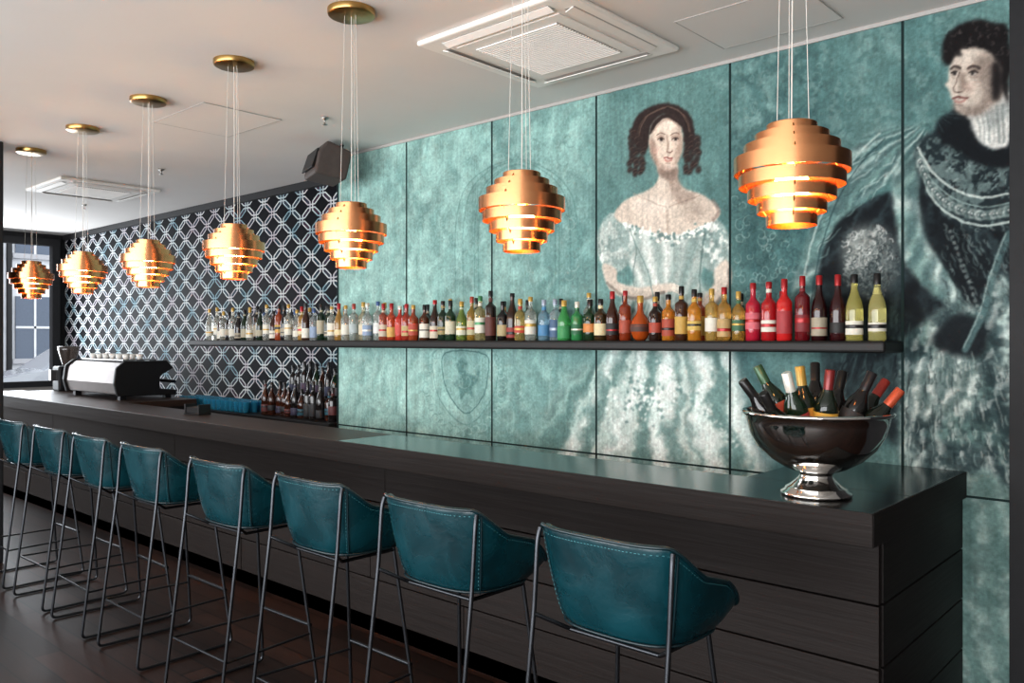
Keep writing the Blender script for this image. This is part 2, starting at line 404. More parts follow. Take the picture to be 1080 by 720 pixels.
# ---- lady's gown
sk=polar(703,250,26,5,0,1.5); sk2=polar(703,250,41,7,1,2)
poly([(560,500),(575,440),(600,400),(640,372),(680,380),(660,500)],(120,156,149),.8,5,layers=[(sk,(196,214,206),.55),(1-sk2,(66,102,99),.65)])
poly([(668,300),(740,300),(760,345),(784,400),(808,500),(600,500),(622,430),(645,370)],(182,198,190),.95,3.5,layers=[(sk,(228,234,228),.7),((1-sk)*(1-sk2),(78,114,110),.85),(m3,(118,150,144),.18)])
for i in range(150):
    x,y=rnd.gauss(680,14),rnd.gauss(418,13)
    ell(x,y,rnd.uniform(1.0,2.4),rnd.uniform(.9,2.0),(236,238,232) if rnd.random()<.55 else (72,106,103),.65,.8,rnd.random()*3)
for i in range(80):
    t=rnd.random(); x=690+t*90; y=380+t*90+rnd.gauss(0,4)
    ell(x,y,rnd.uniform(1,2.0),rnd.uniform(1,2.0),(230,234,228) if rnd.random()<.6 else (84,118,114),.6,.8)
poly([(774,372),(800,372),(832,430),(845,500),(806,500)],(48,80,82),.68,5)
# sleeves / bodice
bd=polar(703,360,30,3,0,1.2)
poly([(662,236),(700,246),(744,236),(749,258),(738,292),(738,318),(670,318),(670,292),(655,262)],(192,198,190),1,1.4,layers=[(bd,(230,232,224),.65),(1-bd,(118,144,138),.55),(m3,(146,164,158),.25)])
poly([(648,224),(664,232),(670,250),(663,276),(648,286),(634,276),(629,254),(636,234)],(184,194,186),1,1.5,layers=[(m3,(234,236,228),.75),(1-m4,(98,128,123),.5)])
poly([(736,228),(756,232),(768,250),(767,276),(753,286),(738,274),(734,252)],(170,182,175),1,1.5,layers=[(m3,(218,222,214),.75),(1-m4,(84,114,110),.6)])
poly([(636,270),(644,250),(660,236),(668,262),(658,288),(644,290)],(104,128,124),.28,3)
stroke([(664,240),(671,262),(668,290),(671,318)],1.8,(88,112,108),.6,1.3); stroke([(744,240),(741,262),(738,290),(739,318)],2.2,(72,96,93),.7,1.3)
poly([(702,320),(712,284),(722,252),(742,245),(738,290),(738,320)],(90,116,111),.42,3.5)
# arms
AR=(200,186,170)
poly([(636,278),(650,284),(652,297),(674,303),(700,299),(703,308),(676,316),(650,311),(638,296)],AR,1,1.1)
stroke([(640,298),(656,311),(678,315),(700,308)],3.5,(116,106,96),.65,1.6)
poly([(767,274),(754,284),(752,300),(740,316),(730,328),(740,335),(758,318),(771,298)],AR,1,1.1)
stroke([(769,284),(767,304),(748,328)],4,(102,96,90),.65,1.6)
ell(706,303,8,4.4,AR,1,1)
for fx in (0,2.6,5.2,7.8): stroke([(708,300+fx*.8),(714,301+fx),(718,304+fx)],1.7,(210,196,180),1,.5)
# neck + chest
SK=(208,190,172)
poly([(694,170),(714,172),(715,190),(722,199),(742,206),(757,218),(758,228),(742,240),(704,250),(664,239),(648,228),(658,212),(680,202),(691,194),(695,184)],SK,1,1)
ell(688,216,20,9,(224,208,192),.7,4); ell(734,222,14,10,(150,132,118),.6,5); stroke([(752,212),(758,222),(752,232)],4,(118,104,96),.55,2)
ell(692,236,10,6,(218,202,186),.5,3); stroke([(704,222),(704,246)],3,(164,142,126),.6,2)
poly([(694,176),(713,176),(714,188),(706,190),(697,186)],(118,96,84),.8,1.6)
poly([(706,184),(714,186),(722,199),(735,205),(720,216),(708,206)],(144,122,108),.6,2)
stroke([(668,204),(690,214),(703,218)],1.4,(152,132,116),.5,1.1); stroke([(738,206),(716,214),(705,218)],1.2,(134,114,100),.5,1.1)
stroke([(658,236),(682,245),(704,250),(726,246),(750,236)],4,(222,224,216),1,1)
for i in range(90):
    t=rnd.uniform(-1,1); ell(704+t*44,249-abs(t)**2*12+rnd.gauss(0,2.5),1.4,1.4,(104,130,125) if i%2==0 else (242,240,230),.85,.5)
for i in range(16): ell(704+rnd.gauss(0,6),252+rnd.gauss(0,4),2.0,2.0,(98,122,118) if i%3 else (244,238,226),.9,.5)
for s in (-1,1): stroke([(703+s*34,254),(703+s*20,286),(703+s*13,318)],1.6,(112,136,131),.8,.9)
# hair
HB=(46,35,33); HL=(98,77,66)
poly([(668,152),(667,134),(674,120),(687,112),(704,109),(718,113),(729,123),(733,142),(731,158),(723,152),(718,134),(702,120),(687,132),(683,156)],HB,1,1.1)
for i in range(9): stroke([(704,112),(690-i*1.4,117+i),(679-i*1.0,128+i*2),(672+i*.8,146)],.9,HL,.35,.7)
for i in range(8): stroke([(705,112),(716+i*1.2,117+i),(725+i*.6,130+i*2),(727+i*.4,148)],.9,HL,.3,.7)
for bx,by,n in ((667,140,8),(672,146,8),(678,150,7),(725,148,7),(730,144,8),(736,146,7)):
    for i in range(n):
        yy=by+i*5.4+rnd.uniform(-1.4,1.4); xx_=bx+(i*-.4 if bx<700 else i*-.15)+rnd.uniform(-1.6,1.6)
        ell(xx_,yy,4.2*(1-i*.05),4.0,HB,.92,1.1,.5)
        if rnd.random()<.7: stroke([(xx_-2.6,yy+1.6),(xx_-.3,yy-.6),(xx_+1.8,yy-1.0)],1.0,HL,rnd.uniform(.3,.65),.7)
# face
FC=(214,192,172)
poly([(685,143),(688,130),(698,122),(710,123),(718,134),(720,148),(718,162),(713,173),(705,180),(697,177),(689,167),(685,156)],FC,1,1)
poly([(685,146),(691,150),(692,164),(699,177),(692,174),(686,163)],(148,118,102),.75,1.7)
poly([(714,132),(720,146),(718,163),(711,176),(712,160),(715,148)],(154,126,110),.65,1.9)
poly([(696,173),(706,175),(713,171),(706,181),(698,178)],(158,130,116),.6,1.2)
ell(704,131,9,5,(230,212,194),.7,3); ell(706,175,4,2.4,(226,204,188),.6,1.2)
poly([(685,142),(689,128),(703,119),(714,124),(719,134),(711,128),(703,124.5),(695,129),(689,137)],HB,1,.8)
stroke([(689,138),(696,130),(704,126),(712,129),(718,136)],2,(152,122,104),.5,1.4)
for ex in (697,712):
    ell(ex,145.6,4.2,3.2,(136,104,90),.65,1.3)
    ell(ex,147.2,2.6,1.1,(206,194,182),.75,.6); ell(ex+.4,147.0,1.5,1.5,(32,24,24),.95,.5)
    stroke([(ex-3.4,147),(ex,145.2),(ex+3.4,146.6)],1.0,(50,36,32),.85,.55)
    stroke([(ex-4.4,142.4),(ex,140.3),(ex+4.2,141.8)],1.3,(88,64,54),.7,.9)
stroke([(703,143),(704.5,152),(704,158)],2.4,(160,130,112),.6,1.4); stroke([(706.6,144),(707,156)],1.6,(232,216,198),.7,1)
stroke([(703.2,159.8),(706,161),(709,159.4)],1.4,(118,80,70),.8,.7)
stroke([(700.5,166.6),(703.6,165.8),(705.2,166.3),(709,166.4)],1.7,(140,70,66),.9,.7)
stroke([(701.5,168.6),(705,169.6),(708.4,168.3)],1.9,(182,108,98),.8,.8); stroke([(702,172),(707,172)],1.5,(152,122,108),.6,.8)
ell(692,159,4,4,(208,146,130),.35,2)
# ---- man ---------------------------------------------------------------
cl=polar(985,120,24,6,0,1.4); cl2=polar(985,120,37,9,2,1.5)
poly([(905,150),(928,138),(962,134),(984,148),(972,178),(938,192),(904,214),(876,262),(860,330),(842,352),(836,312),(852,250),(878,192)],(102,138,133),1,2,layers=[(cl,(182,202,194),.85),(1-cl2,(38,66,69),.65),(m3,(62,92,92),.25)])
BK=(15,20,24)
poly([(976,160),(985,138),(1000,120),(1064,112),(1064,520),(1040,470),(1000,425),(955,445),(925,415),(896,372),(862,352),(858,318),(868,268),(888,230),(930,205),(960,196)],BK,1,1.6,layers=[(cl*cl2,(60,80,84),.5),(m3*cl,(40,57,61),.45)])
poly([(955,356),(880,345),(866,400),(905,430),(950,480),(960,440)],(24,33,37),.97,3.5,layers=[(cl2,(70,98,97),.4)])
poly([(862,352),(868,400),(905,436),(950,482),(950,520),(880,520),(852,440),(846,380)],(64,98,96),.85,4,layers=[(cl,(130,160,153),.55),(m3,(40,65,67),.35)])
sl=linear(.5,7,7,1.3); sl2=linear(-.25,12,9,1.5)
poly([(944,180),(974,166),(968,205),(975,250),(1000,290),(1014,320),(990,314),(958,282),(946,240)],(110,142,136),1,1.8,layers=[(sl,(200,214,206),.8),(1-sl2,(44,70,73),.6)])
poly([(950,372),(975,342),(1010,318),(1034,324),(1064,300),(1064,520),(1010,520),(955,500)],(86,116,112),1,2.6,layers=[(cl,(182,198,190),.72),(1-cl2,(30,48,52),.8),(m4,(20,33,37),.4),(m3*sl2,(212,218,210),.45)])
poly([(958,392),(1000,372),(1032,388),(1022,430),(985,442),(955,430)],(146,164,157),.75,3.8,layers=[(m3,(214,220,212),.6),(1-sl2,(56,80,80),.65)])
poly([(1008,330),(1040,345),(1034,376),(984,364)],BK,.95,2.5)
hatch_strokes(230,(952,1064),(375,522),lambda x,y:(x-985,y-150),(5,18),[(206,212,204),(34,51,53),(22,35,39),(150,170,163)],(.9,2),.42,2)
hatch_strokes(140,(862,948),(160,350),lambda x,y:(x-1000,y-120),(10,30),[(190,208,200),(38,65,67),(124,156,150)],(1,2.2),.4,4,inside=lambda x,y:(y<150+ (975-x)*1.1) and (y>120+(975-x)*.45))
stroke([(928,140),(900,168),(876,205),(858,250),(846,300),(840,345)],2.2,(186,204,196),.6,1.2); stroke([(934,146),(908,172),(884,210),(868,255),(858,300),(852,345)],1.6,(30,54,58),.6,1.1)
# plume
ell(918,275,30,38,(78,87,87),1,4.5); ell(909,262,17,20,(150,156,150),.7,7)
for i in range(600):
    t=rnd.uniform(0,6.28); r=rnd.uniform(0,1)**.6; wob=1+.10*math.sin(t*5+1); x=918+29*r*wob*math.cos(t); y=275+37*r*wob*math.sin(t)
    lit=(x-918)*-.5+(y-275)*-.5
    c=rnd.choice([(200,202,196),(158,164,158),(120,129,126)]) if lit+rnd.gauss(0,10)>4 else rnd.choice([(96,106,104),(54,65,67),(30,41,44)])
    tt=rnd.gauss(1.2,.9)
    stroke([(x,y),(x+3.0*math.cos(tt),y+3.0*math.sin(tt)),(x+5*math.cos(tt+.5),y+5*math.sin(tt+.5))],1.1,c,.6,.8)
# collar of lace & chain
poly([(966,152),(984,140),(1000,150),(1030,168),(1064,170),(1064,236),(1034,240),(1004,232),(980,208),(966,178)],(28,39,43),.95,1.8,layers=[(m3,(118,140,136),.6)])
for off,c,w in ((0,(188,200,192),2.0),(10,(134,156,150),1.2),(30,(180,194,186),2.0)):
    P=[(968+off*.2,156+off),(984,182+off*.95),(1008,200+off),(1036,208+off),(1064,204+off)]
    stroke(P,w,c,.85,.9)
P=catmull([(970,170),(984,200),(1008,219),(1036,227),(1064,222)],False,8)
for i,p in enumerate(P):
    q=rnd.uniform(.8,1.1)
    ell(p[0],p[1],4.2*q,5.4*q,(184,196,188) if i%2 else (84,108,105),.85,.9); ell(p[0],p[1],2.4,3.4,(26,36,40),.85,.7); ell(p[0]-.4,p[1]-.6,1.1,1.4,(216,222,214),.9,.5)
hatch_strokes(140,(998,1064),(156,202),lambda x,y:(rnd.uniform(-1,1),rnd.uniform(-1,1)),(2,7),[(134,154,150),(12,18,22),(78,98,95)],(1,1.8),.55,2)
stroke([(1064,246),(1048,288),(1036,330),(1018,368)],6,(74,104,104),.75,2.2)
stroke([(1061,246),(1045,288),(1033,330),(1016,366)],1.3,(160,178,172),.6,1)
hatch_strokes(200,(995,1064),(238,325),lambda x,y:(.5,1),(4,14),[(108,132,127),(10,16,20),(48,66,68),(150,168,162)],(1,2),.35,3)
for i in range(16):
    x=1002+i*2.2; y=244+i*6; ell(x,y,1.8,1.8,(166,178,171),.7,.7); ell(x,y,.8,.8,(30,40,44),.8,.5)
hatch_strokes(130,(880,960),(330,440),lambda x,y:(x-985,y-120),(8,26),[(68,93,92),(12,18,22),(46,64,66)],(1,2.4),.45,4)
# cravat
poly([(1019,126),(1028,114),(1044,106),(1064,92),(1064,150),(1052,158),(1038,153),(1026,143)],(202,202,195),1,1.1)
poly([(1040,120),(1064,106),(1064,120),(1044,136)],(124,130,127),.7,1.8)
for i in range(7): stroke([(1027+i*6,118-i*1.5),(1033+i*5,132),(1034+i*5,150)],rnd.uniform(1,2.4),(112,120,117),rnd.uniform(.35,.7),1.2)
poly([(1000,132),(1020,124),(1030,146),(1044,158),(1064,156),(1064,176),(1030,172),(1006,156),(992,150)],(14,18,22),1,1.4)
# head
FM=(192,178,163)
poly([(1001,84),(1002,66),(1008,52),(1022,44),(1040,44),(1054,54),(1062,72),(1060,94),(1050,108),(1036,118),(1019,121),(1009,115),(1005,104),(1002,98),(999,92),(996,89)],FM,1,1)
poly([(1030,60),(1052,60),(1060,80),(1056,102),(1038,118),(1022,122),(1034,108),(1036,92),(1030,78)],(108,94,85),.78,3.2)
poly([(1004,108),(1016,112),(1034,112),(1036,119),(1019,122),(1008,117)],(110,95,86),.65,1.8)
ell(1015,59,9,6,(214,200,185),.75,3); ell(1011,114,4,3,(196,179,164),.6,1.4); ell(1017,91,5,4,(210,193,176),.5,2)
HK=(20,17,18)
poly([(995,66),(993,50),(999,36),(1012,26),(1030,21),(1050,24),(1064,34),(1064,106),(1059,100),(1054,84),(1056,72),(1048,60),(1037,52),(1022,50),(1010,55),(1002,68)],HK,1,1.4)
poly([(1047,66),(1056,70),(1056,98),(1049,107),(1045,92)],HK,.95,1.6)
for i in range(70):
    x=rnd.uniform(994,1062); y=24+abs(x-1030)*.3+rnd.uniform(0,24)
    t=rnd.uniform(0,6.28); stroke([(x,y),(x+3*math.cos(t),y+3*math.sin(t)),(x+5*math.cos(t+.9),y+5*math.sin(t+.9))],1.5,(78,69,66) if i%3==0 else (10,9,11),.5,1.0,taper=True)
for i in range(18): ell(rnd.uniform(996,1014),rnd.uniform(44,58),2.8,2.3,HK,.75,1.2)
for ex,w in ((1008,3.4),(1027,4.2)):
    ell(ex,75.2,w+2,4.6,(104,88,78),.72,1.8)
    ell(ex,77.4,w*.85,1.3,(188,180,170),.75,.6); ell(ex-1.0,77.0,1.9,1.9,(26,22,23),.95,.5)
    stroke([(ex-w-1,72.0),(ex-1,69.8),(ex+w+2,71.8)],2.4,(46,37,35),.8,1.2)
    stroke([(ex-w-.4,76.6),(ex,75),(ex+w+.6,76.6)],1.3,(40,32,30),.9,.6); stroke([(ex-w,81),(ex,82),(ex+w,80.8)],1.2,(128,110,99),.55,1)
poly([(1013,74),(1019,80),(1019,92),(1014,97),(1012,86)],(116,98,87),.75,1.6)
stroke([(1011,76),(1008.5,86),(1006.5,92)],2,(216,200,184),.7,1.1)
stroke([(1012,76),(1008,88),(1005.2,94),(1008,97.6),(1014,96.8)],1.2,(94,78,70),.75,.9)
ell(1010.4,97,1.7,1.0,(54,40,38),.85,.6)
stroke([(1005.6,103.6),(1010,102),(1013,102.8),(1020,103.4)],1.9,(108,64,60),.9,.8)
stroke([(1007.5,106.2),(1012,107.4),(1017.5,105.8)],2.2,(154,104,95),.75,1); stroke([(1007,110.6),(1015,110.8)],1.8,(118,101,92),.6,1.1)
ell(1021,93,5,6,(186,132,117),.3,2.5)
# lower right strip
poly([(1000,522),(1064,522),(1064,720),(1000,720)],(112,144,137),.85,3,layers=[(linear(.15,9,8,1.3),(172,192,184),.55),(1-mott,(60,89,87),.5),(m3,(90,124,119),.35)])
# ---- printed-canvas character: tiny warp and grain
amp=1.3*(fb3-.5)*2; amp2=1.3*(fb4-.5)*2
sx_=np.clip(GX+amp,0,NX-1.001); sz_=np.clip(GZ+amp2,0,NZ-1.001)
xi=sx_.astype(int); zi=sz_.astype(int); xf=(sx_-xi)[...,None]; zf=(sz_-zi)[...,None]
img=(img[zi,xi]*(1-xf)+img[zi,xi+1]*xf)*(1-zf)+(img[zi+1,xi]*(1-xf)+img[zi+1,xi+1]*xf)*zf
img*= (1+.12*(fine[...,None]-.5)*2)*(1+.07*(streak[...,None]-.5)*2)*(1+.08*(fb3[...,None]-.5)*2)
lum=(img[...,:1]*.3+img[...,1:2]*.59+img[...,2:3]*.11)
img=img*.88+lum*.12
img=np.clip(img,0,255)/255.0
L=np.where(img<=.04045,img/12.92,((img+.055)/1.055)**2.4)
xs=np.linspace(X0,X1,NX); zs=np.linspace(0.0,CEIL,NZ)
gx,gz=np.meshgrid(xs,zs)
co=np.stack([gx.ravel(),np.full(NX*NZ,YW),gz.ravel()],1).astype(np.float32)
ii=(np.arange(NZ-1)[:,None]*NX+np.arange(NX-1)[None,:]).ravel()
q=np.stack([ii,ii+1,ii+NX+1,ii+NX],1).astype(np.int32)
me=bpy.data.meshes.new('mural'); me.vertices.add(len(co)); me.vertices.foreach_set('co',co.ravel())
me.loops.add(q.size); me.loops.foreach_set('vertex_index',q.ravel())
me.polygons.add(len(q)); me.polygons.foreach_set('loop_start',np.arange(0,q.size,4,dtype=np.int32))
try: me.polygons.foreach_set('loop_total',np.full(len(q),4,dtype=np.int32))
except Exception: pass
me.update()
ca=me.color_attributes.new('paint','FLOAT_COLOR','POINT')
rgba=np.concatenate([L.reshape(-1,3),np.ones((NX*NZ,1))],1).astype(np.float32)
ca.data.foreach_set('color',rgba.ravel())
m,t,b=newmat('printed_mural')
at=t.nodes.new('ShaderNodeAttribute'); at.attribute_name='paint'
tc=t.nodes.new('ShaderNodeTexCoord')
mp=t.nodes.new('ShaderNodeMapping'); mp.inputs['Scale'].default_value=(260,1,60); nz=t.nodes.new('ShaderNodeTexNoise'); nz.inputs['Scale'].default_value=1; nz.inputs['Detail'].default_value=2
mp2=t.nodes.new('ShaderNodeMapping'); mp2.inputs['Scale'].default_value=(60,1,260); nz2=t.nodes.new('ShaderNodeTexNoise'); nz2.inputs['Scale'].default_value=1; nz2.inputs['Detail'].default_value=2
for a,bb in ((mp,nz),(mp2,nz2)):
    t.links.new(tc.outputs['Object'],a.inputs['Vector']); t.links.new(a.outputs[0],bb.inputs['Vector'])
ad=t.nodes.new('ShaderNodeMath'); ad.operation='ADD'; t.links.new(nz.outputs['Fac'],ad.inputs[0]); t.links.new(nz2.outputs['Fac'],ad.inputs[1])
mr=t.nodes.new('ShaderNodeMapRange'); mr.inputs['From Min'].default_value=.7; mr.inputs['From Max'].default_value=1.3; mr.inputs['To Min'].default_value=.88; mr.inputs['To Max'].default_value=1.12
t.links.new(ad.outputs[0],mr.inputs['Value'])
vm=t.nodes.new('ShaderNodeVectorMath'); vm.operation='SCALE'; t.links.new(at.outputs['Color'],vm.inputs[0]); t.links.new(mr.outputs[0],vm.inputs['Scale'])
t.links.new(vm.outputs[0],b.inputs['Base Color']); b.inputs['Roughness'].default_value=.7; b.inputs['Specular IOR Level'].default_value=.1
me.materials.append(m)
mural=addobj('wall_mural',me)
M_seam=pmat('seam_dark',(28,42,42),.8,noise=.05,spec=.1)
for i,sx in enumerate((-4.70,-3.824,-2.957,-2.079,-1.212)):
    box('panel_seam_%d'%i,sx-.006,sx+.006,YW-.003,YW+.01,0,CEIL-.001,M_seam,mural)
box('panel_seam_h',X0,X1,YW-.003,YW+.01,.985,.995,M_seam,mural)
box('panel_edge_l',X0-.02,X0,YW-.004,YW+.02,0,CEIL-.001,M_seam,mural)
box('panel_top',X0,X1,YW-.01,YW+.01,CEIL-.02,CEIL-.001,M_grille,mural)

# ---------------------------------------------------------------- bar counter
rr=random.Random(3)
bar=empty('bar_counter')
XE=-.95; BF=2.844; BI=3.264
box('top_far',-10.5,-3.922,BF,BI,1.0,1.1,M_topbrown,bar,bevel=.003)
box('top_near',-3.92,XE,BF,BI,1.0,1.1,M_topgloss,bar,bevel=.003)
box('top_return',-1.6,XE,BI+.001,YW-.006,1.0,1.1,M_topgloss,bar,bevel=.003)
box('fascia',-10.5,XE+.004,BF-.006,BF,.985,1.098,M_wood,bar,bevel=.002)
box('fascia_end',XE,XE+.006,BF,YW-.006,.985,1.098,M_woodend,bar,bevel=.002)
z=0.0
for i,hh in enumerate([.1,.22,.22,.22,.222]):
    x=XE-.012
    while x>-10.4:
        w=rr.uniform(1.8,2.8) if i else 12; xa=max(x-w,-10.4)
        box('front_board',xa+.003,x-.003,2.955+(.03 if i==0 else rr.uniform(0,.005)),2.985,z+.003,z+hh-.004,M_wood,bar,bevel=.002)
        x=xa
    box('end_board',XE-.03,XE-.01,2.99,YW-.006,z+.003,z+hh-.004,M_woodend,bar,bevel=.002)
    z+=hh
box('core',-10.4,XE-.04,2.99,BI-.02,0,.985,M_black,bar)
box('core_return',-1.58,XE-.04,BI-.02,YW-.006,0,.985,M_black,bar)
box('worktop_machine',-10.3,-7.7,BI+.001,3.93,1.04,1.1,M_topbrown,bar)
box('worktop_support',-10.3,-7.7,BI+.001,3.9,0,1.04,M_black,bar)
bb=empty('back_bar')
box('cabinet',-12.0,-5.58,4.0,YP-.006,0,.96,M_black,bb); box('top',-12.0,-5.58,3.97,YP-.006,.96,.998,M_shelf,bb,bevel=.003)
rs=empty('bottle_riser'); box('step',-6.9,-5.6,4.30,YP-.006,.999,1.156,M_shelf,rs)
sh=box('wall_shelf',-7.55,-1.205,3.77,YW-.006,H-.06,H-.006,M_shelf,bevel=.014,seg=3)

# ---------------------------------------------------------------- bottles
def cmat(kind,c):
    nm='%s_%d_%d_%d'%((kind,)+tuple(c))
    if kind=='glass':
        lum=sum(c)/3
        return pmat(nm,c,.04,trans=(.8 if lum>150 else .6 if lum>95 else .3),noise=.01,coat=.5,ior=1.33)
    if kind=='label': return pmat(nm,c,.6,noise=.10,nscale=45)
    if kind=='cap': return pmat(nm,c,.3,metal=.3,noise=.02)
def bottle(parent,x,y,z,Ht,r,glass,label,cap,style='std',name='bottle',matrix=None,band=True):
    nk=r*.36
    if style=='std': hb=Ht*.60; s=Ht*.12
    elif style=='tall': hb=Ht*.66; s=Ht*.08
    elif style=='slope': hb=Ht*.45; s=Ht*.28
    elif style=='round': hb=Ht*.45; s=Ht*.2
    elif style=='champ': hb=Ht*.5; s=Ht*.24
    cl=Ht*(rr.uniform(.09,.17) if style!='champ' else .27)
    if style=='round':
        pr=[(0,0),(r*.6,0),(r*.95,Ht*.07),(r*1.25,Ht*.22),(r*1.3,Ht*.32),(r*1.0,Ht*.48),(r*.5,Ht*.6),(nk,Ht*.68),(nk,Ht-cl),(0,Ht-cl)]
        lab=[(r*1.27,Ht*.2),(r*1.32,Ht*.28),(r*1.27,Ht*.36)]
    else:
        pr=[(0,.004),(r*.6,.0),(r*.93,0),(r,.006),(r,hb*.5),(r,hb),(r*.96,hb+s*.25),(r*.8,hb+s*.55),(r*.55,hb+s*.85),(nk*1.08,hb+s*1.15),(nk,hb+s*1.5),(nk,Ht-cl),(0,Ht-cl)]
        l0,l1=(rr.uniform(.12,.34),rr.uniform(.56,.82)) if style!='champ' else (.45,.98)
        lab=[(r,hb*l0),(r*1.015,hb*(l0+.01)),(r*1.015,hb*l1),(r,hb*(l1+.01))]
    parts=[lathe(pr,24,0),lathe(lab,24,1)]
    if band and style!='round' and rr.random()<.6:
        a=hb*(l0+(l1-l0)*rr.uniform(.3,.6)); hb_=hb*rr.uniform(.04,.12); parts.append(lathe([(r*1.015,a),(r*1.024,a+.001),(r*1.024,a+hb_),(r*1.015,a+hb_+.001)],24,2))
    ct=nk*1.16
    parts.append(lathe([(nk*.9,Ht-cl*1.02),(ct,Ht-cl),(ct,Ht-.004),(ct*.85,Ht),(0,Ht)],18,2))
    if style in('std','tall','slope') and rr.random()<.5:
        parts.append(lathe([(nk,Ht-cl*1.9),(nk*1.06,Ht-cl*1.88),(nk*1.06,Ht-cl*1.3),(nk,Ht-cl*1.28)],18,1))
    V,Fc,MI=merge_geo(parts)
    me=meshdata(name,V,Fc,[cmat('glass',glass),cmat('label',label),cmat('cap',cap)],MI,smooth=True,sharp=50)
    o=addobj(name,me,parent)
    if matrix is not None: o.matrix_local=matrix
    else: o.location=(x,y,z); o.rotation_euler=(0,0,rr.uniform(0,6))
    return o
W=(206,202,188); K=(22,20,20); R_=(150,22,26); G_=(176,140,64); CR=(204,190,148)
rows=[
(0,.305,.038,(236,228,150),W,K,'slope'),(.095,.305,.038,(232,222,130),W,K,'slope'),
(.08,.31,.036,(50,12,16),K,R_,'slope'),(.08,.31,.036,(40,10,12),(150,140,120),R_,'slope'),(.07,.31,.034,(100,14,22),(110,20,26),R_,'tall'),
(.085,.30,.037,(205,34,34),(150,40,44),R_,'std'),(.08,.29,.037,(170,24,30),W,R_,'std'),(.09,.29,.037,(180,30,54),(190,90,100),R_,'std'),
(.07,.25,.032,(216,170,80),(50,90,60),G_,'std'),(.075,.275,.036,(226,172,80),(170,140,90),R_,'std'),(.07,.27,.034,(230,190,104),W,G_,'tall'),
(.085,.27,.036,(216,144,44),(190,160,80),K,'std'),(.08,.29,.035,(64,34,18),G_,K,'tall'),(.085,.25,.036,(216,138,44),(150,60,40),K,'std'),
(.07,.24,.034,(40,22,16),(150,56,36),G_,'std'),(.10,.25,.044,(176,76,26),(60,30,20),G_,'round'),(.085,.28,.034,(130,48,20),(150,60,36),R_,'tall'),
(.085,.28,.036,(60,26,14),K,R_,'slope'),(.08,.24,.038,(56,40,18),CR,K,'std'),(.09,.24,.04,(24,50,28),(190,120,60),K,'std'),
(.085,.23,.036,(50,130,74),(30,90,56),W,'std'),(.08,.24,.04,(76,176,96),(50,130,74),G_,'slope'),(.085,.25,.034,(190,210,214),(60,86,116),(140,150,166),'tall'),
(.085,.25,.037,(160,200,222),(66,120,160),(150,160,176),'std'),(.085,.27,.036,(206,214,206),W,G_,'std'),(.07,.26,.036,(210,186,110),(170,60,46),G_,'std'),
(.09,.30,.038,(46,26,14),(130,40,36),K,'slope'),(.07,.25,.036,(24,18,18),(160,144,104),K,'std'),(.09,.32,.036,(34,24,20),(80,32,22),K,'tall'),
(.09,.29,.036,(206,194,140),W,(60,120,76),'tall'),(.085,.29,.034,(170,132,52),(170,164,130),(150,60,44),'std'),(.09,.26,.037,(130,150,70),(200,200,180),G_,'slope'),
(.09,.27,.037,(30,56,34),(190,184,160),K,'std'),(.09,.27,.037,(24,44,30),(140,126,80),K,'std'),(.09,.28,.037,(46,26,18),(190,180,160),R_,'slope'),
(.09,.25,.036,(76,38,20),W,K,'std'),(.09,.25,.036,(146,60,28),(160,60,42),G_,'std'),(.085,.26,.036,(150,46,30),(170,150,100),R_,'std'),
(.085,.25,.036,(190,48,36),(180,60,50),W,'std'),(.085,.27,.036,(204,76,40),(190,150,76),R_,'std'),(.08,.27,.034,(180,84,60),(180,170,150),R_,'tall'),
(.085,.29,.036,(210,214,208),(200,202,198),(60,86,130),'tall'),(.085,.28,.036,(206,214,214),(130,150,176),W,'std'),(.085,.29,.036,(212,204,174),(190,180,156),G_,'std'),
(.085,.28,.036,(208,214,208),(160,170,170),(150,60,50),'tall'),(.085,.27,.036,(212,214,206),W,G_,'std'),
]
lb=empty('liquor_bottles')
x=-1.27; zs_=H-.0058
for i,(dx,hh,r,g,l,c,st) in enumerate(rows):
    x-=dx*1.045
    bottle(lb,x,3.875+rr.uniform(-.02,.02),zs_,hh,r,g,l,c,st)
pal=[((206,206,196),W,G_),((60,30,20),W,K),((190,144,74),CR,R_),((30,26,26),(150,140,120),K),((196,204,204),(130,146,170),(60,86,130)),((24,44,30),(160,152,130),K),((150,64,34),G_,K)]
while x>-7.3:
    x-=rr.uniform(.08,.095)
    g,l,c=pal[rr.randrange(7)] if x>-6.4 else pal[rr.choice((1,3,5,0))]
    bottle(lb,x,3.875+rr.uniform(-.02,.02),zs_,rr.uniform(.25,.31),.035,g,l,c,rr.choice(('std','tall','slope')))
for i in range(22):
    g,l,c=pal[rr.randrange(7)]
    bottle(lb,-1.75-i*.24+rr.uniform(-.02,.02),3.972,zs_,rr.uniform(.24,.29),.034,g,l,c,rr.choice(('std','tall')))
bbt=empty('back_bar_bottles')
for i in range(12):
    g,l,c=pal[rr.choice((1,3,5,3,1,3))]
    bottle(bbt,-5.68-i*.094+rr.uniform(-.008,.008),4.10+rr.uniform(-.02,.02),1.0,rr.uniform(.25,.33),.038,g,rr.choice([(110,106,100),(44,40,66),(26,76,92),(84,38,38),(26,26,30),(26,26,30)]),K,rr.choice(('std','slope')))
rb=empty('riser_bottles')
for i in range(12):
    g,l,c=pal[rr.choice((1,3,5,3))]
    bottle(rb,-5.70-i*.094,4.39,1.158,rr.uniform(.26,.33),.038,g,rr.choice([(100,94,100),(40,46,74),(74,60,84),(30,30,34),(30,30,34)]),K,rr.choice(('std','slope')))
gb=empty('blue_glasses')
V,Fc,MI=merge_geo([lathe([(0,.004),(.024,0),(.03,.003),(.036,.10),(.0375,.102),(.034,.10),(.028,.01),(0,.01)],18)])
gd=meshdata('glass',V,Fc,M_glassblue,smooth=True)
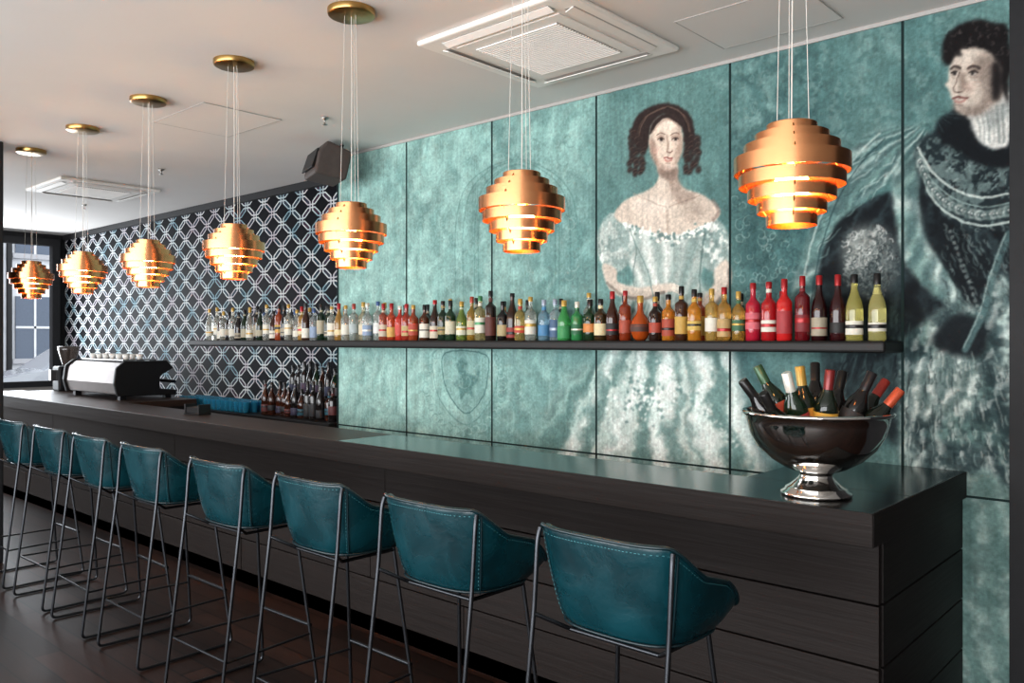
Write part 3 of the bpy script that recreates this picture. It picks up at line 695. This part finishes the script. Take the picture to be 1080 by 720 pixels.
for i in range(16):
    for j in range(3): addobj('glass',gd,gb,(-6.95-i*.083,4.03+j*.085,1.0))

# ---------------------------------------------------------------- espresso machine etc.
em=empty('espresso_machine',(-8.65,3.58,1.1))
def prism(name,prof,x0,x1,mat,parent,bevel=.01):
    n=len(prof); v=[(x0,y,z) for y,z in prof]+[(x1,y,z) for y,z in prof]
    f=[tuple(range(n)),tuple(range(2*n-1,n-1,-1))]+[(i,i+n,(i+1)%n+n,(i+1)%n) for i in range(n)]
    o=addobj(name,meshdata(name,v,f,mat),parent)
    if bevel:
        b=o.modifiers.new('bevel','BEVEL'); b.width=bevel; b.segments=3; b.limit_method='ANGLE'
    return o
M_back=pmat('machine_back_panel',(104,94,90),.3,metal=.8,noise=.05)
prism('body',[(-.26,.05),(-.29,.16),(-.27,.30),(-.20,.36),(.18,.36),(.24,.30),(.10,.22),(.10,.09),(.28,.07),(.28,.04)],-.62,.60,M_back,em,.015)
SPf=[(-.28,.04),(-.31,.16),(-.29,.31),(-.21,.375),(.20,.375),(.27,.30),(.13,.22),(.13,.10),(.30,.08),(.30,.03)]
prism('side_panel',SPf,.60,.64,M_black,em,.01); prism('side_panel',SPf,-.66,-.62,M_black,em,.01)
box('cup_tray',-.5,.5,-.17,.16,.375,.385,M_steel,em)
for sx in (-.55,.55):
    for sy in (-.2,.24): box('foot',sx-.03,sx+.03,sy-.03,sy+.03,0,.05,M_black,em)
for gx_ in (-.4,0,.4):
    V,Fc,MI=merge_geo([lathe([(0,.13),(.035,.13),(.035,.20),(.045,.21),(.045,.24),(0,.24)],18,0,gx_,.2,0)])
    addobj('group_head',meshdata('gh',V,Fc,M_steel,smooth=True),em)
    addobj('portafilter_handle',tubedata('ph',[(gx_,.24,.17),(gx_,.40,.15)],.016,M_black),em)
for i in range(12):
    V,Fc,MI=merge_geo([lathe([(0,0),(.022,0),(.036,.05),(.033,.05),(.02,.006),(0,.006)],16)])
    addobj('cup',meshdata('cup',V,Fc,M_white,smooth=True),em,(-.44+i*.08,-.08+.1*(i%2),.385))
cg=empty('coffee_grinder',(-10.05,3.6,1.1))
box('base',-.1,.1,-.14,.14,0,.28,M_black,cg,bevel=.02)
V,Fc,MI=merge_geo([lathe([(0,.28),(.06,.28),(.07,.32),(.11,.46),(.115,.50),(.10,.505),(0,.51)],20)])
addobj('hopper',meshdata('hopper',V,Fc,pmat('smoke_plastic',(60,52,48),.15,trans=.3,noise=.02),smooth=True),cg)
box('spout',-.03,.03,-.2,-.12,.12,.24,M_steel,cg,bevel=.005)
tp=empty('napkin_caddy',(-6.1,3.12,1.1),math.radians(10))
box('base',-.09,.09,-.06,.06,0,.012,M_black,tp,bevel=.004)
for sx in (-.085,.075): box('side',sx,sx+.01,-.055,.055,.012,.08,M_black,tp,bevel=.003)
box('napkins',-.07,.07,-.05,.05,.012,.06,M_black,tp,bevel=.003)

# ---------------------------------------------------------------- stools
def se(v,p): return math.copysign(abs(v)**p,v)
def plan(th,a,b,cy,p=.55): return (a*se(math.sin(th),p), cy-b*se(math.cos(th),p))
def rimz(th):
    c=(1+math.cos(th))/2; t=min(max((c-.14)/.70,0),1); t=t*t*(3-2*t)*.35+t*.65
    return .870+.243*t
NT=64
def loop(s,off=0):
    out=[]
    for i in range(NT):
        th=2*math.pi*i/NT
        xt,yt=plan(th,.265-off,.232-off,.232); xb,yb=plan(th,.205-off,.170-off,.232,.65)
        zb=.812; zt=rimz(th)
        w=s**.62
        out.append((xb+(xt-xb)*w, yb+(yt-yb)*w, zb+(zt-zb)*s))
    return out
def stool_meshes():
    loops=[]
    lb=[(x*.75,.235+(y-.235)*.75,.795) for x,y,z in loop(0)]
    loops.append(lb)
    for s in (0,.12,.3,.5,.7,.86,.96,1.0): loops.append(loop(s))
    l=loop(1.0,.012); loops.append([(x,y,z+.007) for x,y,z in l])
    l=loop(1.0,.026); loops.append([(x,y,z-.002) for x,y,z in l])
    for s,o in ((.8,.034),(.5,.04)):
        l=loop(s,o); loops.append([(x,y,max(z,.872)) for x,y,z in l])
    l=loop(.25,.045); loops.append([(x,y,.875) for x,y,z in l])
    loops.append([(x*.5,.235+(y-.235)*.5,.892) for x,y,z in l])
    V=[];Fc=[]
    for L_ in loops: V+=L_
    n=len(loops)
    for i in range(n-1):
        for k in range(NT):
            k2=(k+1)%NT; Fc.append((i*NT+k,i*NT+k2,(i+1)*NT+k2,(i+1)*NT+k))
    V.append((0,.235,.79)); c=len(V)-1
    for k in range(NT): Fc.append((c,(k+1)%NT,k))
    V.append((0,.235,.895)); c=len(V)-1
    for k in range(NT): Fc.append((c,(n-1)*NT+k,(n-1)*NT+(k+1)%NT))
    D=[('shell',meshdata('shell',V,Fc,M_leather,smooth=True))]
    rim=[(x*1.004,y,z+.001) for x,y,z in loop(1.0,-.002)]
    D.append(('rim_piping',tubedata('rim_piping',rim,.0055,M_piping,True)))
    D.append(('base_piping',tubedata('base_piping',loop(.03,-.001),.004,M_piping,True)))
    def seampts(th,o):
        pts=[]
        for s in [j/20 for j in range(21)]:
            xt,yt=plan(th,.265+o,.232+o,.232); xb,yb=plan(th,.205+o,.170+o,.232,.65); w=s**.62
            pts.append((xb+(xt-xb)*w,yb+(yt-yb)*w,.812+(rimz(th)-.812)*s))
        return pts
    for sg in (-1,1):
        D.append(('side_seam',tubedata('side_seam',seampts(sg*math.radians(57),.001),.003,M_piping)))
    P=[]
    def stitch(A_,B_,up):
        n_=max(1,int((B_-A_).length/.011))
        for k_ in range(n_):
            p=A_.lerp(B_,(k_+.5)/n_); d=(B_-A_).normalized()*.0032
            P.append(([tuple(p-d-up),tuple(p+d-up),tuple(p+d+up),tuple(p-d+up)],[(0,1,2,3)],0))
    lp=loop(.93,-.0015)
    for i in range(NT): stitch(Vector(lp[i]),Vector(lp[(i+1)%NT]),Vector((0,0,.0009)))
    for sg in (-1,1):
        sp_=seampts(sg*math.radians(54),.0018)
        for i in range(20): stitch(Vector(sp_[i]),Vector(sp_[i+1]),Vector((.0009,0,0)))
    V,Fc,MI=merge_geo(P)
    D.append(('stitching',meshdata('stitching',V,Fc,pmat('stitch_thread',(60,120,126),.7,noise=.02))))
    for sg in (-1,1):
        xt,yt=plan(sg*math.radians(50),.277,.244,.232)
        pts=fillet([(xt*.985,yt+.006,1.10),(xt,yt-.004,1.07),(xt*1.0,yt-.02,.86),(xt*1.02,-.085,.009),(sg*.235,.44,.009),(sg*.165,.36,.80)],.035)
        D.append(('side_frame',tubedata('side_frame',pts,.0078,M_rod)))
        D.append(('side_rung',tubedata('side_rung',[(xt*1.015,-.045,.26),(sg*.212,.413,.26)],.006,M_rod)))
        D.append(('seat_support',tubedata('seat_support',[(sg*.166,.361,.79),(sg*.16,.1,.79),(xt*.98,yt-.022,.84)],.007,M_rod)))
    D.append(('footrest',tubedata('footrest',[(-.215,.415,.30),(.215,.415,.30)],.0085,M_rod)))
    D.append(('back_rung',tubedata('back_rung',[(-.24,-.045,.26),(.24,-.045,.26)],.006,M_rod)))
    D.append(('seat_cross',tubedata('seat_cross',[(-.16,.36,.79),(.16,.36,.79)],.007,M_rod)))
    D.append(('seat_cross',tubedata('seat_cross',[(-.16,.1,.79),(.16,.1,.79)],.007,M_rod)))
    return D
SD=stool_meshes()
for i,cx in enumerate((-1.407,-2.15,-2.883,-3.60,-4.435,-5.115,-5.78,-6.48)):
    e=empty('bar_stool',(cx,1.90+rr.uniform(-.01,.01),0),math.radians(rr.uniform(-2.5,2.5)))
    for nm,d in SD:
        o=addobj(nm,d,e)
        if nm=='shell':
            sb=o.modifiers.new('sub','SUBSURF'); sb.levels=1; sb.render_levels=1

# ---------------------------------------------------------------- pendant lamps
YPND=2.285
def pendant_data():
    radii=[.070,.102,.132,.160,.147,.122,.096,.070]
    hs=[.026,.030,.036,.048,.038,.038,.037,.037]
    parts=[]; z=.29
    for i,(r,h) in enumerate(zip(radii,hs)):
        ov=-.0010
        parts.append(lathe([(r,z+ov),(r,z-h-ov),(r-.0022,z-h-ov),(r-.0022,z+ov),(r,z+ov)],64,0))
        z-=h
    parts.append(lathe([(0,.291),(.068,.291),(.069,.287),(.03,.287),(0,.287)],40,0))
    V,Fc,MI=merge_geo(parts)
    me=meshdata('shade_rings',V,Fc,M_copper,smooth=True,sharp=30)
    V,Fc,MI=merge_geo([lathe([(.002,.065),(.03,.07),(.046,.092),(.05,.115),(.044,.14),(.028,.16),(.02,.17)],24,0),lathe([(.02,.17),(.024,.17),(.024,.286)],20,1)])
    bm=meshdata('bulb',V,Fc,[M_bulb,M_brass],MI,smooth=True)
    V,Fc,MI=merge_geo([lathe([(0,-.03),(.095,-.03),(.104,-.026),(.107,-.018),(.107,-.001),(0,-.001)],48,0)])
    cn=meshdata('ceiling_canopy',V,Fc,M_brass,smooth=True,sharp=25)
    return me,bm,cn
PM,BM,CN=pendant_data()
z0=H+.1415*YPND
top=CEIL-z0
wd=[]
for k in range(3):
    t=math.radians(90+120*k+15)
    wd.append(tubedata('wire',[(.05*math.cos(t),.05*math.sin(t),.288),(.03*math.cos(t),.03*math.sin(t),top-.03)],.0011,M_cord))
cord=tubedata('cord',[(0,0,.288),(.003,0,.8),(0,0,top-.03)],.0020,M_cord)
rib=[]
for k in range(3):
    t=math.radians(40+120*k)
    rib.append(tubedata('rib',[(r*math.cos(t),r*math.sin(t),z) for r,z in ((.066,.28),(.098,.25),(.128,.215),(.154,.18),(.143,.13),(.118,.095),(.092,.055),(.066,.02))],.002,M_brass))
for k in range(7):
    X=-.431*YPND-k*.4495*YPND
    e=empty('copper_pendant_lamp',(X,YPND,z0),rr.uniform(0,.3))
    addobj('shade_rings',PM,e); addobj('bulb',BM,e); addobj('ceiling_canopy',CN,e,(0,0,top))
    for w in wd: addobj('wire',w,e)
    addobj('cord',cord,e)
    for r in rib: addobj('rib',r,e)

# ---------------------------------------------------------------- champagne bowl
BX,BY=-1.22,3.05
V,Fc,MI=merge_geo([lathe([(0,.0),(.122,0),(.128,.006),(.126,.014),(.112,.022),(.110,.030),(.098,.036),(.078,.052),(.062,.068),(.058,.080),(.066,.088),(.11,.102),(.165,.135),(.210,.178),(.238,.225),(.252,.270),(.257,.296),(.268,.302),(.273,.309),(.266,.316),(.252,.310),(.246,.27),(.232,.228),(.2,.18),(.155,.142),(.1,.115),(0,.108)],72)])
bowl=addobj('champagne_bowl',meshdata('champagne_bowl',V,Fc,M_chrome,smooth=True),None,(BX,BY,1.1))
V,Fc,MI=merge_geo([lathe([(0,.245),(.1,.25),(.18,.245),(.232,.235)],40)])
V=[(a+rr.uniform(-.006,.006),b_+rr.uniform(-.006,.006),c+rr.uniform(-.012,.012)) for a,b_,c in V]
addobj('ice_fill',meshdata('ice',V,Fc,pmat('crushed_ice',(190,205,212),.2,trans=.4,noise=.1)),bowl)
cb=empty('champagne_bottles'); cb.parent=bowl
tips=[(-.285,-.03,.43,K,(150,60,50),K),(-.20,.07,.48,(24,40,26),(190,70,44),(50,80,54)),(-.135,-.07,.46,(24,44,28),(170,50,50),(205,205,196)),
(-.055,.02,.48,(26,36,22),(216,160,60),G_),(.03,-.06,.47,(24,34,24),(222,170,66),(110,30,30)),(.04,.12,.49,K,W,K),(.12,.05,.46,K,(190,170,130),K),(.19,-.05,.46,(18,18,18),(40,36,36),(30,26,28)),
(.285,.05,.425,(24,30,22),(206,86,40),(140,46,38)),(.27,-.10,.40,(20,26,20),(206,104,48),(180,76,48)),(-.24,-.14,.39,(20,26,20),(180,50,50),K)]
for ro,fo,tz,g,l,c in tips:
    tip=Vector((ro*CA-fo*SA,ro*SA+fo*CA,tz)); bs=Vector((tip.x*.35,tip.y*.35,.0))
    Ls=.31
    hz=math.sqrt(max(Ls**2-(tip.xy-bs.xy).length**2,.01)); bs.z=tz-hz
    d=(tip-bs).normalized(); qt=d.to_track_quat('Z','Y')
    bottle(cb,0,0,0,Ls,.044,g,l,c,'champ','champagne_bottle',Matrix.Translation(bs)@qt.to_matrix().to_4x4(),band=False)

# ---------------------------------------------------------------- ceiling things
def ac(x0,x1,y0,y1):
    cx,cy=(x0+x1)/2,(y0+y1)/2; e=empty('ceiling_air_conditioner',(cx,cy,CEIL)); a=(x1-x0)/2
    box('frame',-a,a,-a,a,-.028,-.001,M_white,e,bevel=.012)
    box('inner_plate',-a*.70,a*.70,-a*.70,a*.70,-.036,-.028,M_white,e,bevel=.004)
    box('grille_back',-a*.56,a*.56,-a*.56,a*.56,-.0375,-.0362,M_grille,e)
    P=[];n=26
    for i in range(n):
        y=-a*.54+i*(a*1.08/(n-1)); P.append(boxgeo(-a*.55,a*.55,y-.005,y+.003,-.044,-.0376))
    V,Fc,MI=merge_geo(P); addobj('grille_slats',meshdata('slats',V,Fc,M_white),e)
    for s in (-1,1):
        box('louvre_slot',-a*.72,a*.72,s*a*.84-.028,s*a*.84+.028,-.0292,-.0281,M_grille,e)
        box('louvre_slot',s*a*.84-.028,s*a*.84+.028,-a*.72,a*.72,-.0292,-.0281,M_grille,e)
        fl=box('louvre_flap',-a*.72,a*.72,-.022,.022,-.002,.002,M_white,e); fl.location=(0,s*a*.84,-.036); fl.rotation_euler=(s*.3,0,0)
        fl=box('louvre_flap',-.022,.022,-a*.72,a*.72,-.002,.002,M_white,e); fl.location=(s*a*.84,0,-.036); fl.rotation_euler=(0,-s*.3,0)
ac(-3.11,-2.17,2.75,3.66); ac(-9.0,-8.07,2.82,3.75)
def hatch(name,x0,x1,y0,y1):
    e=empty(name,((x0+x1)/2,(y0+y1)/2,CEIL)); a=(x1-x0)/2; b=(y1-y0)/2
    box('panel',-a,a,-b,b,-.004,-.001,M_ceil,e)
    P=[boxgeo(-a-.004,a+.004,s*b-.002,s*b+.002,-.005,-.001) for s in(-1,1)]+[boxgeo(s*a-.002,s*a+.002,-b,b,-.005,-.001) for s in(-1,1)]
    V,Fc,MI=merge_geo(P); addobj('frame',meshdata('hf',V,Fc,M_grille),e)
hatch('ceiling_access_hatch',-2.02,-1.42,3.38,3.86); hatch('ceiling_access_hatch',-5.6,-4.9,2.55,3.1)
def sprinkler(x,y):
    V,Fc,MI=merge_geo([lathe([(0,-.05),(.018,-.05),(.018,-.046),(.006,-.044),(.006,-.02),(.022,-.012),(.028,-.001),(0,-.001)],20)])
    addobj('ceiling_sprinkler',meshdata('sd',V,Fc,M_steel,smooth=True),None,(x,y,CEIL))
sprinkler(-4.64,3.27); sprinkler(-7.1,3.3); sprinkler(-9.6,3.6)
sp=empty('loudspeaker',(-5.22,3.72,CEIL-.17),math.radians(-20))
o=prism('cabinet',[(-.12,-.14),(-.14,.02),(-.10,.13),(.10,.12),(.12,-.10)],-.17,.17,M_speaker,sp,.02); o.rotation_euler=(math.radians(-18),0,0)
g=box('grille',-.15,.15,-.150,-.138,-.10,.05,M_black,sp,bevel=.003); g.rotation_euler=(math.radians(-18),0,0)
addobj('bracket',tubedata('bk',[(0,.06,.08),(0,.10,.168)],.014,M_black),sp)

# ---------------------------------------------------------------- lights
def area(name,loc,rot,sx,sy,p,col):
    l=bpy.data.lights.new(name,'AREA'); l.shape='RECTANGLE'; l.size=sx; l.size_y=sy; l.energy=p; l.color=col
    o=bpy.data.objects.new(name,l); COL.objects.link(o); o.location=loc; o.rotation_euler=rot; return o
area('daylight_front_windows',(-3.5,YF+.15,1.75),(math.radians(90),0,0),12,2.3,600,(.98,.99,1))
area('added_ceiling_fill',(-3.5,YF+.3,.55),(math.radians(140),0,0),12,.9,205,(.97,.98,1))  # unseen fill light added low at the front, aimed up to brighten the ceiling
area('daylight_side_window',(XL+.3,2.9,2.0),(0,math.radians(-90),0),1.9,2.6,170,(.88,.94,1))
w=bpy.data.worlds.new('overcast_sky'); S.world=w; w.use_nodes=True
bg=w.node_tree.nodes['Background']; bg.inputs[0].default_value=(.9,.95,1,1); bg.inputs[1].default_value=2.8

# ---------------------------------------------------------------- camera
cd=bpy.data.cameras.new('camera'); cam=bpy.data.objects.new('camera',cd); COL.objects.link(cam)
cam.location=(0,0,H); cam.rotation_euler=(math.radians(90),0,A)
cd.sensor_width=36; cd.lens=F/1080*36; cd.shift_y=-2/1080; cd.clip_start=.05
S.camera=cam
S.view_settings.view_transform='Standard'
